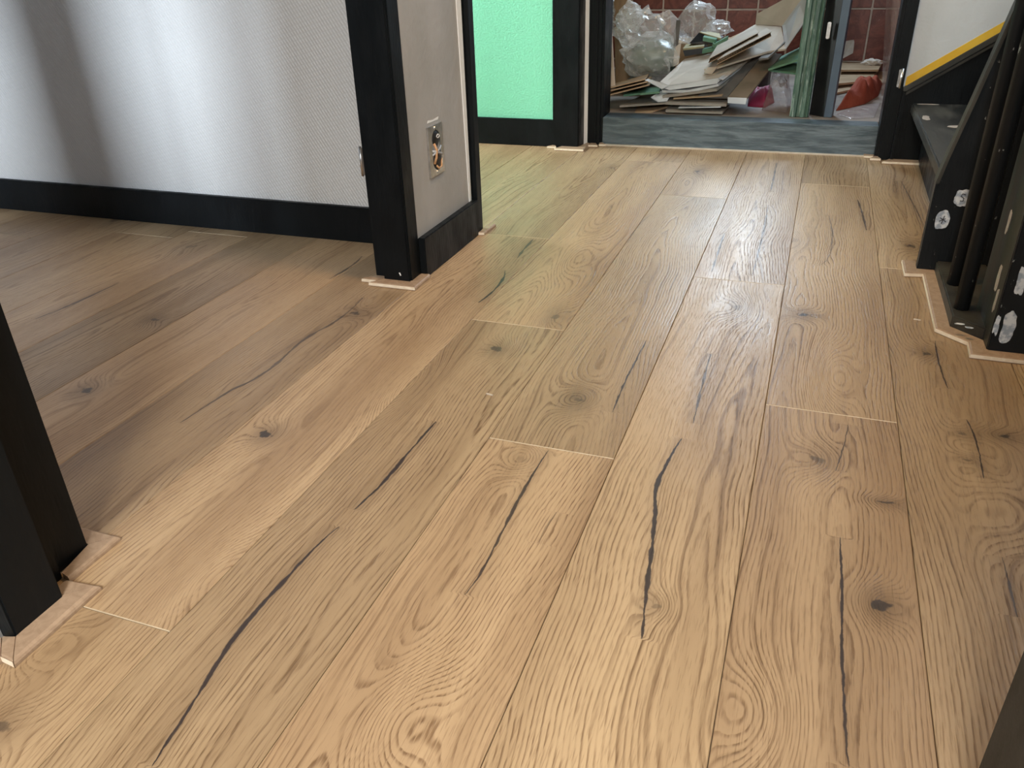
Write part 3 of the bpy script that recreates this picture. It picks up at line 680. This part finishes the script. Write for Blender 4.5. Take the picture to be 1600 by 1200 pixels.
# bottom sheets first
sheet('cardboard_sheet', [(973, 178, 4.74), (1020, 173, 4.76), (1062, 160, 4.95), (985, 166, 4.98)], 'card', 'thin brown cardboard sheet at the bottom left of the heap', group=G1)
sheet('cardboard_sheet', [(968, 165, 4.78), (1041, 160, 4.76), (1075, 149, 5.05), (1000, 150, 5.05)], 'card_grey', 'dull grey cardboard sheet lying low at the left of the heap', group=G1)
sheet('flattened_box', [(1040, 172, 4.74), (1129, 175, 4.74), (1140, 163, 4.95), (1050, 158, 4.95)], 'card_grey', 'lowest grey flattened box at the front of the heap', group=G1, th=.012)
sheet('flattened_box', [(1040, 160, 4.75), (1135, 163, 4.75), (1150, 140, 5.1), (1046, 140, 5.1)], 'card_grey', 'grey brown flattened box just above the lowest one', group=G1, th=.012)
fb = sheet('flattened_box', [(1137, 152, 4.76), (1167, 153, 4.76), (1222, 84, 5.20), (1196, 82, 5.20)], 'card_shaded', 'narrow flattened box rising diagonally at the right of the heap', group=G1, th=.012)
sheet('end_flap', [(1137, 152, 4.757), (1167, 153, 4.757), (1165, 163, 4.752), (1137, 161, 4.752)], 'card_white', None, parent=fb, th=.004)
sheet('flattened_box', [(1090, 150, 4.78), (1137, 151, 4.78), (1193, 83, 5.20), (1150, 95, 5.20)], 'card_dark', 'dark grey box panel rising diagonally in the middle of the heap', group=G1, th=.012)
sheet('flattened_box', [(1035, 150, 4.78), (1120, 139, 4.78), (1170, 100, 5.2), (1050, 128, 5.2)], 'card_grey', 'grey flattened box with bent left tab in the middle of the heap', group=G1, th=.012)
fw = sheet('flattened_box', [(1034, 141, 4.80), (1076, 141, 4.79), (1122, 131, 4.80), (1165, 98, 5.1), (1060, 115, 5.2)], 'card_white', 'white edged flattened box directly under the pale top one', group=G1, th=.014)
top = sheet('flattened_box', [(1031, 128, 4.80), (1045, 134, 4.79), (1122, 123, 4.80), (1142, 112, 4.88), (1185, 82, 5.25), (1130, 80, 5.45), (1070, 92, 5.40)], 'card_pale', 'pale flattened box with white edges on top of the heap', group=G1, th=.012)
sheet('end_flap', [(1031, 128, 4.797), (1045, 134, 4.787), (1034, 139, 4.775), (1008, 125, 4.80), (1013, 123, 4.82)], 'card_white', None, parent=top, th=.004)
sheet('front_edge', [(1031, 127, 4.796), (1045, 133, 4.786), (1122, 122, 4.796), (1134, 116, 4.83), (1128, 124, 4.825), (1120, 131, 4.794), (1046, 141, 4.784), (1036, 137, 4.79)], 'card_white', None, parent=top, th=.004)
sheet('side_edge', [(1122, 122, 4.797), (1160, 99, 5.02), (1158, 104, 5.02), (1130, 125, 4.80)], 'card_white', None, parent=top, th=.004)
tb = sheet('end_flap', [(1017, 152, 4.77), (1032, 142, 4.85), (1048, 148, 4.80), (1042, 158, 4.77), (1028, 159, 4.76)], 'card_white', None, parent=fw, th=.004)
sheet('cardboard_sheet', [(1052, 154, 4.765), (1128, 149, 4.765), (1138, 138, 4.95), (1060, 143, 4.95)], 'card', 'brown cardboard sheet edge between the grey boxes at the front', group=G1, th=.005)
sheet('cardboard_sheet', [(1060, 168, 4.73), (1126, 167, 4.73), (1130, 162, 4.85), (1064, 163, 4.85)], 'card_white', 'crumpled white paper edge between the two lowest boxes', group=G1, th=.004)
# thin brown boards fanned out at the left
for k, (a, b_, d) in enumerate((((947, 138), (1008, 123), 4.78), ((946, 143), (1012, 127), 4.77), ((947, 149), (1014, 132), 4.76))):
    sheet('cardboard_strip', [(a[0], a[1], d), (b_[0], b_[1], d), (b_[0]+6, b_[1]-8, d+.35), (a[0]+14, a[1]-8, d+.35)], 'card', ('uppermost', 'middle', 'lowest')[k] + ' of the thin brown strips fanned out beside the left closet jamb', group='thin brown strips', th=.006)
sheet('underlay_sheet', [(974, 148, 4.80), (1022, 143, 4.80), (1030, 136, 5.0), (990, 137, 5.05)], 'green_foam', 'dark green underlay sheet under the white flap at the left', 'underlay', 'green underlay pieces')
sheet('underlay_sheet', [(1000, 146, 4.79), (1030, 143, 4.79), (1032, 138, 4.9), (1002, 139, 4.95)], 'green_foam', 'small green underlay offcut at the left edge of the heap', 'underlay', 'green underlay pieces')
sheet('underlay_sheet', [(1200, 108, 5.0), (1262, 88, 5.0), (1262, 68, 5.3), (1212, 92, 5.3)], 'green_foam', 'upper green underlay sheet behind the green plank', 'underlay', 'green underlay pieces')
sheet('underlay_sheet', [(1195, 108, 5.05), (1244, 114, 5.0), (1252, 95, 5.3), (1210, 96, 5.3)], 'green_foam', 'lower green underlay sheet behind the green plank', 'underlay', 'green underlay pieces')
# open brown carton on top with its flap standing up
ob = sheet('open_carton', [(1100, 108, 4.92), (1118, 106, 4.93), (1200, 80, 5.02), (1227, 76, 5.05), (1221, 42, 5.30), (1180, 38, 5.5), (1140, 62, 5.4)], 'card_pale', 'open pale brown carton with raised flap lying on top of the heap', th=.010)
sheet('flap', [(1227, 76, 5.05), (1260, 28, 5.15), (1263, -10, 5.2), (1250, 2, 5.25), (1222, 40, 5.30)], 'card_white', None, parent=ob, th=.006)
sheet('flap', [(1181, 38, 5.50), (1222, 41, 5.30), (1252, 0, 5.30), (1245, -12, 5.35), (1182, 22, 5.52)], 'card_pale', None, parent=ob, th=.006)
sheet('torn_edge', [(1100, 114, 4.90), (1112, 116, 4.89), (1120, 105, 4.925), (1106, 105, 4.93)], 'card_pale', None, parent=ob, th=.006)
def corrugated(pts, label):
    P = [at(a, b_, y=d) for a, b_, d in pts]     # front-left, front-right, back-right, back-left on top
    t = thing('corrugated_strip', tuple((P[0]+P[1])/2), label, 'cardboard', 'corrugated strips on the carton')
    up = Vector((0, 0, .022)); link('liner', prism_bm([p+up for p in P], (0, 0, .003)), 'card_pale', t); link('liner', prism_bm([p for p in P], (0, 0, .003)), 'card', t)
    bm = bmesh.new(); N = 44; prev = None
    for i in range(N+1):
        s = i/N; zz = Vector((0, 0, .003 + .019*(i % 2)))
        a = bm.verts.new(P[0].lerp(P[1], s)+zz); b_ = bm.verts.new(P[3].lerp(P[2], s)+zz)
        if prev: bm.faces.new((prev[0], a, b_, prev[1]))
        prev = (a, b_)
    link('fluting', bm, 'card', t)
corrugated([(1107, 99, 4.90), (1185, 58, 5.00), (1178, 50, 5.25), (1120, 78, 5.2)], 'upper corrugated cardboard strip with open fluted edge')
corrugated([(1120, 101, 4.80), (1205, 57, 4.92), (1197, 51, 5.12), (1150, 77, 5.08)], 'lower corrugated cardboard strip with open fluted edge')
sheet('cardboard_sheet', [(1122, 82, 5.45), (1180, 55, 5.5), (1160, 50, 5.75), (1125, 66, 5.75)], 'card', 'brown cardboard sheet lying behind the corrugated strips', group=G1)
sheet('cardboard_sheet', [(1185, 92, 4.95), (1200, 90, 4.95), (1250, 45, 5.25), (1258, 30, 5.4), (1228, 52, 5.35)], 'card_dark', 'dark cardboard sheet under the raised white flap', group=G1)
# small boxes and strips behind
def slab(name, pts, th, mat, label, cat, parts=()):
    t = sheet(name, pts, mat, label, cat, th=th)
    return t
bx1 = thing('small_box', tuple(at(1098, 66, y=5.5)), 'small black box with olive lid behind the green strips', 'box')
sheet('lid', [(1093, 50, 5.55), (1127, 60, 5.50), (1124, 52, 5.75), (1098, 48, 5.75)], 'olive_card', None, parent=bx1, th=.010)
sheet('body', [(1077, 68, 5.50), (1092, 51, 5.55), (1127, 60, 5.51), (1126, 70, 5.50)], 'black_box', None, parent=bx1, off=(0, .14, 0))
bx2 = thing('small_box', tuple(at(1085, 85, y=5.4)), 'dark low box with olive top beside the wrapped bundle', 'box')
sheet('lid', [(1067, 76, 5.40), (1100, 72, 5.40), (1102, 66, 5.6), (1072, 69, 5.6)], 'olive_card', None, parent=bx2, th=.010)
sheet('body', [(1066, 76, 5.402), (1100, 72, 5.402), (1101, 83, 5.40), (1070, 88, 5.40)], 'black_box', None, parent=bx2, off=(0, .16, 0))
for (a, b_, lab) in (((1098, 64), (1118, 68), 'top left'), ((1117, 74), (1136, 64), 'right leaning'), ((1097, 84), (1121, 79), 'bottom left'), ((1113, 73), (1125, 81), 'short middle')):
    p, q = at(*a, y=5.36), at(*b_, y=5.40)
    d = (q-p); o = link('underlay_strip', prism_bm([p, q, q+Vector((0, .06, .004)), p+Vector((0, .06, .004))], (0, 0, .022)), 'green_foam')
    tag(o, lab + ' of the crossed green underlay offcuts behind the top box', 'underlay', 'crossed green offcuts')
# wrapped bundle in clear film
def lump(name, c, rad, mat, parent, seed, amp, sub=4, ridge=True, freq=2.4):
    bm = bmesh.new(); bmesh.ops.create_icosphere(bm, subdivisions=sub, radius=1)
    for v in bm.verts:
        n_ = v.co.normalized(); k = noise.noise(n_*freq + Vector((seed, 0, 0)))
        if ridge: k = .6*k + .8*(abs(noise.noise(n_*freq*1.5 + Vector((0, seed, 0)))) - .25) + .10*noise.noise(n_*freq*3 + Vector((0, 0, seed)))
        v.co = Vector((n_.x*rad[0], n_.y*rad[1], n_.z*rad[2]))*(1+amp*k) + Vector(c)
        v.co.z = max(v.co.z, .1525)
    return link(name, bm, mat, parent, not ridge)
c0 = at(1016, 88, y=5.2); bd = thing('wrapped_bundle', (c0.x, c0.y, .153), 'bundle wrapped in crumpled clear plastic at the left of the closet', 'plastic wrap')
lump('filling', (c0.x+.01, c0.y+.06, c0.z-.015), (.150, .12, .110), 'wrapped', bd, 3.0, .10, 4, False)
lump('plastic_film', (c0.x, c0.y, c0.z), (.165, .15, .135), 'plastic', bd, 1.2, .42, 3)
c1 = at(1000, 45, y=5.2); lump('plastic_film', tuple(c1), (.135, .12, .115), 'plastic', bd, 6.3, .55, 3)
c2 = at(985, 28, y=5.2); lump('plastic_film', tuple(c2), (.085, .08, .08), 'plastic', bd, 8.9, .6, 3)
sheet('folded_edge', [(1026, 24, 5.12), (1046, 15, 5.15), (1060, 30, 5.2), (1058, 90, 5.22), (1050, 55, 5.1)], 'plastic', None, parent=bd, th=.012)
sheet('tape_band', [(1057, 31, 5.16), (1063, 31, 5.17), (1059, 75, 5.2), (1052, 75, 5.19)], 'card_dark', None, parent=bd, th=.006)
sheet('cardboard_strip', [(1054, 74, 5.19), (1064, 66, 5.2), (1060, 100, 5.2), (1051, 104, 5.19)], 'card_pale', 'pale upright cardboard strip right of the wrapped bundle', th=.012)
for (u, v, d, r, s_, lab) in ((1088, 38, 5.85, (.13, .12, .13), 2.2, 'crumpled clear plastic heap against the red tiles'), (1122, 44, 5.9, (.085, .08, .05), 4.7, 'small low scrap of clear plastic beside the red tiles'), (958, 30, 5.5, (.05, .08, .11), 5.9, 'clear plastic scrap behind the wrapped bundle at the left')):
    q = at(u, v, y=d); o = lump('plastic_scrap', tuple(q), r, 'plastic', None, s_, .5, 3); tag(o, lab, 'plastic wrap')
# fill of cartons under the plastic at the back
q = at(1088, 60, y=6.0); o = box('carton', q.x-.20, q.x+.22, 5.85, 6.3, .151, q.z-.02, 'card', None, .006); tag(o, 'plain brown carton under the crumpled plastic at the back', 'box')
q = at(1010, 90, y=5.5); o = box('carton', q.x-.20, q.x+.15, 5.40, 5.75, .151, .30, 'card_dark', None, .006); tag(o, 'dark carton behind and under the wrapped bundle', 'box')
q = at(1150, 70, y=5.6); o = box('carton', q.x-.20, q.x+.22, 5.55, 5.84, .151, .34, 'card_dark', None, .006); tag(o, 'dark carton standing behind the heap of flattened boxes', 'box')
# boards at the left
sheet('wooden_board', [(944, 150, 4.80), (962, 140, 4.82), (955, 20, 5.0), (946, -40, 5.05), (944, -40, 5.04)], 'beige_board', 'narrow beige board leaning in the left closet corner', 'board', th=.02)
sheet('wooden_board', [(962, 140, 5.35), (985, 120, 5.4), (990, -60, 5.5), (958, -60, 5.5)], 'brown_wood', 'brown wooden board upright behind the clear plastic', 'board', th=.03)
# green plank, black post
def upright(name, x0, x1, y0, d, z0, z1, lean, mat, label, cat, prof=None):
    pts = prof or [(0, 0), (1, 0), (1, 1), (0, 1)]
    P = [(x0+(x1-x0)*a, y0+d*b_, z0) for a, b_ in pts]
    return prism(name, P, (lean[0], lean[1], z1-z0), mat)
gp = upright('green_plank', -.128, -.030, 4.765, .05, .152, 1.75, (.020, .15, 0), 'green_board', '', '', [(0, .3), (.12, 0), (.30, 0), (.36, .25), (.50, .25), (.56, 0), (.74, 0), (.80, .25), (.92, .1), (1, .4), (1, 1), (0, 1)])
tag(gp, 'weathered green painted plank standing upright on the stone step', 'plank')
bp = thing('black_door_post', (.06, 4.8, .152), 'black post with a silver hinge standing beside the green plank', 'post')
q0 = at(1264, 181, y=4.86); q1 = at(1287, 182, y=4.80); q2 = at(1299, 183, y=4.79)
prism('core', [(q0.x, 4.86, .152), (q1.x, 4.80, .152), (q1.x+.02, 4.90, .152), (q0.x+.02, 4.96, .152)], (.02, .05, 1.7), 'black_box', bp)
prism('face', [(q1.x+.001, 4.798, .152), (q2.x, 4.790, .152), (q2.x+.01, 4.86, .152), (q1.x+.021, 4.88, .152)], (.02, .05, 1.7), 'steel_blue', bp)
za, zb = at(1291, 60, y=4.82).z, at(1297, 34, y=4.82).z; q = at(1295, 47, y=4.82)
hh = box('hinge', q.x-.010, q.x+.008, 4.798, 4.812, za, zb, 'metal', bp, .003)
# magenta cloth and film under the heap
def cloth(name, poly, z, hgt, mat, parent, seed, sub=14, wr=.6):
    """low folded cloth: outline on the closet floor, humped in the middle"""
    bm = bmesh.new(); c = Vector((sum(p[0] for p in poly)/len(poly), sum(p[1] for p in poly)/len(poly))); rings = []
    K = 40
    def edge(s):
        s = s*len(poly); i = int(s) % len(poly); f = s-int(s); a, b_ = Vector(poly[i]), Vector(poly[(i+1) % len(poly)]); return a.lerp(b_, f)
    for j in range(sub+1):
        r = 1 - j/sub; ring = []
        for k in range(K):
            p = c + (edge(k/K)-c)*max(r, .02)
            hh_ = hgt*(1-r**2.2)*(1+wr*noise.noise((p.x*14+seed, p.y*9, seed))) + hgt*.25*wr*noise.noise((p.x*40, p.y*25, seed))*(1-r**3)
            ring.append(bm.verts.new((p.x, p.y, z + max(hh_, 0) + .002)))
        rings.append(ring)
    for j in range(sub):
        for k in range(K): bm.faces.new((rings[j][k], rings[j][(k+1) % K], rings[j+1][(k+1) % K], rings[j+1][k]))
    bm.faces.new(rings[-1]); low = [bm.verts.new((v.co.x, v.co.y, z)) for v in rings[0]]
    for k in range(K): bm.faces.new((rings[0][(k+1) % K], rings[0][k], low[k], low[(k+1) % K]))
    bm.faces.new(low)
    return link(name, bm, mat, parent, True)
def onf(u, v, z=.152): q = at(u, v, z=z); return (q.x, q.y)
o = cloth('cloth_bundle', [onf(1168, 166), onf(1195, 168), onf(1210, 160), onf(1208, 148), onf(1170, 150)], .151, .085, 'magenta', None, 2.0); tag(o, 'magenta cloth bundle under the right edge of the heap', 'cloth')
o = cloth('plastic_sheet', [onf(1190, 172), onf(1228, 176), onf(1238, 160), onf(1225, 140), onf(1200, 150)], .1505, .16, 'plastic_thin', None, 5.0, wr=1.1); tag(o, 'clear plastic sheet crumpled between magenta cloth and green plank', 'plastic wrap')
o = cloth('red_cloth', [onf(1306, 173), onf(1330, 168), onf(1352, 162), onf(1372, 150), onf(1380, 128), onf(1330, 140)], .151, .10, 'red_cloth', None, 7.0, wr=.5); tag(o, 'rust red cloth lying on the closet floor beside the right jamb', 'cloth')
o = cloth('plastic_sheet', [onf(1306, 178), onf(1330, 186), onf(1366, 184), onf(1376, 160), onf(1330, 168)], .1502, .012, 'plastic_thin', None, 9.0, wr=1.0); tag(o, 'flat clear plastic sheet in front of the rust red cloth', 'plastic wrap')
for k, (poly, z, lab) in enumerate((([(1298, 150), (1385, 130), (1392, 112), (1305, 118)], .153, 'large brown cardboard sheet behind the rust red cloth'), ([(1300, 135), (1360, 128), (1375, 108), (1310, 105)], .18, 'upper brown cardboard sheet behind the rust red cloth'), ([(1312, 112), (1372, 112), (1380, 97), (1316, 96)], .21, 'brown cardboard piece at the foot of the red tiles'))):
    P = [at(*p, z=z) for p in poly]
    o = prism('cardboard_sheet', P, (0, 0, .012), 'card'); tag(o, lab, 'cardboard', 'cardboard on the closet floor')
sheet('tile_shard', [(1313, 66, 6.53), (1316, 92, 6.50), (1333, 83, 6.50), (1335, 66, 6.53), (1334, 62, 6.54)], 'shard', 'pale broken tile piece leaning on the red tiles', 'tile piece', off=(0, .012, 0))
q = at(1363, 97, y=6.4); o = lump('rubble', tuple(q), (.06, .04, .022), 'plaster_bit', None, 3.3, .7, 3); tag(o, 'small white plaster rubble at the foot of the red tiles', 'rubble')
gl = prism('reflection_sheet', [at(1377, 150, y=5.0), at(1402, 150, y=4.75), at(1408, -30, y=4.75), at(1386, -30, y=5.0)], (.004, .004, 0), 'pane'); tag(gl, 'brownish pane standing in for reflections on the right closet jamb', 'reflection')  # stands in for glossy reflections on the inside of the jamb
# crumbs on the floor
for k, (u, v, lab) in enumerate(((765, 617, 'tiny pale wood sliver on the plank above the centre joint'), (1433, 500, 'tiny pale crumb on the floor by the stair trim'))):
    q = at(u, v, z=0); o = prism('wood_sliver', [(q.x-.010, q.y, .0002), (q.x+.009, q.y-.004, .0002), (q.x+.010, q.y, .0002), (q.x-.008, q.y+.004, .0002)], (0, 0, .0025), 'seal'); tag(o, lab, 'debris')
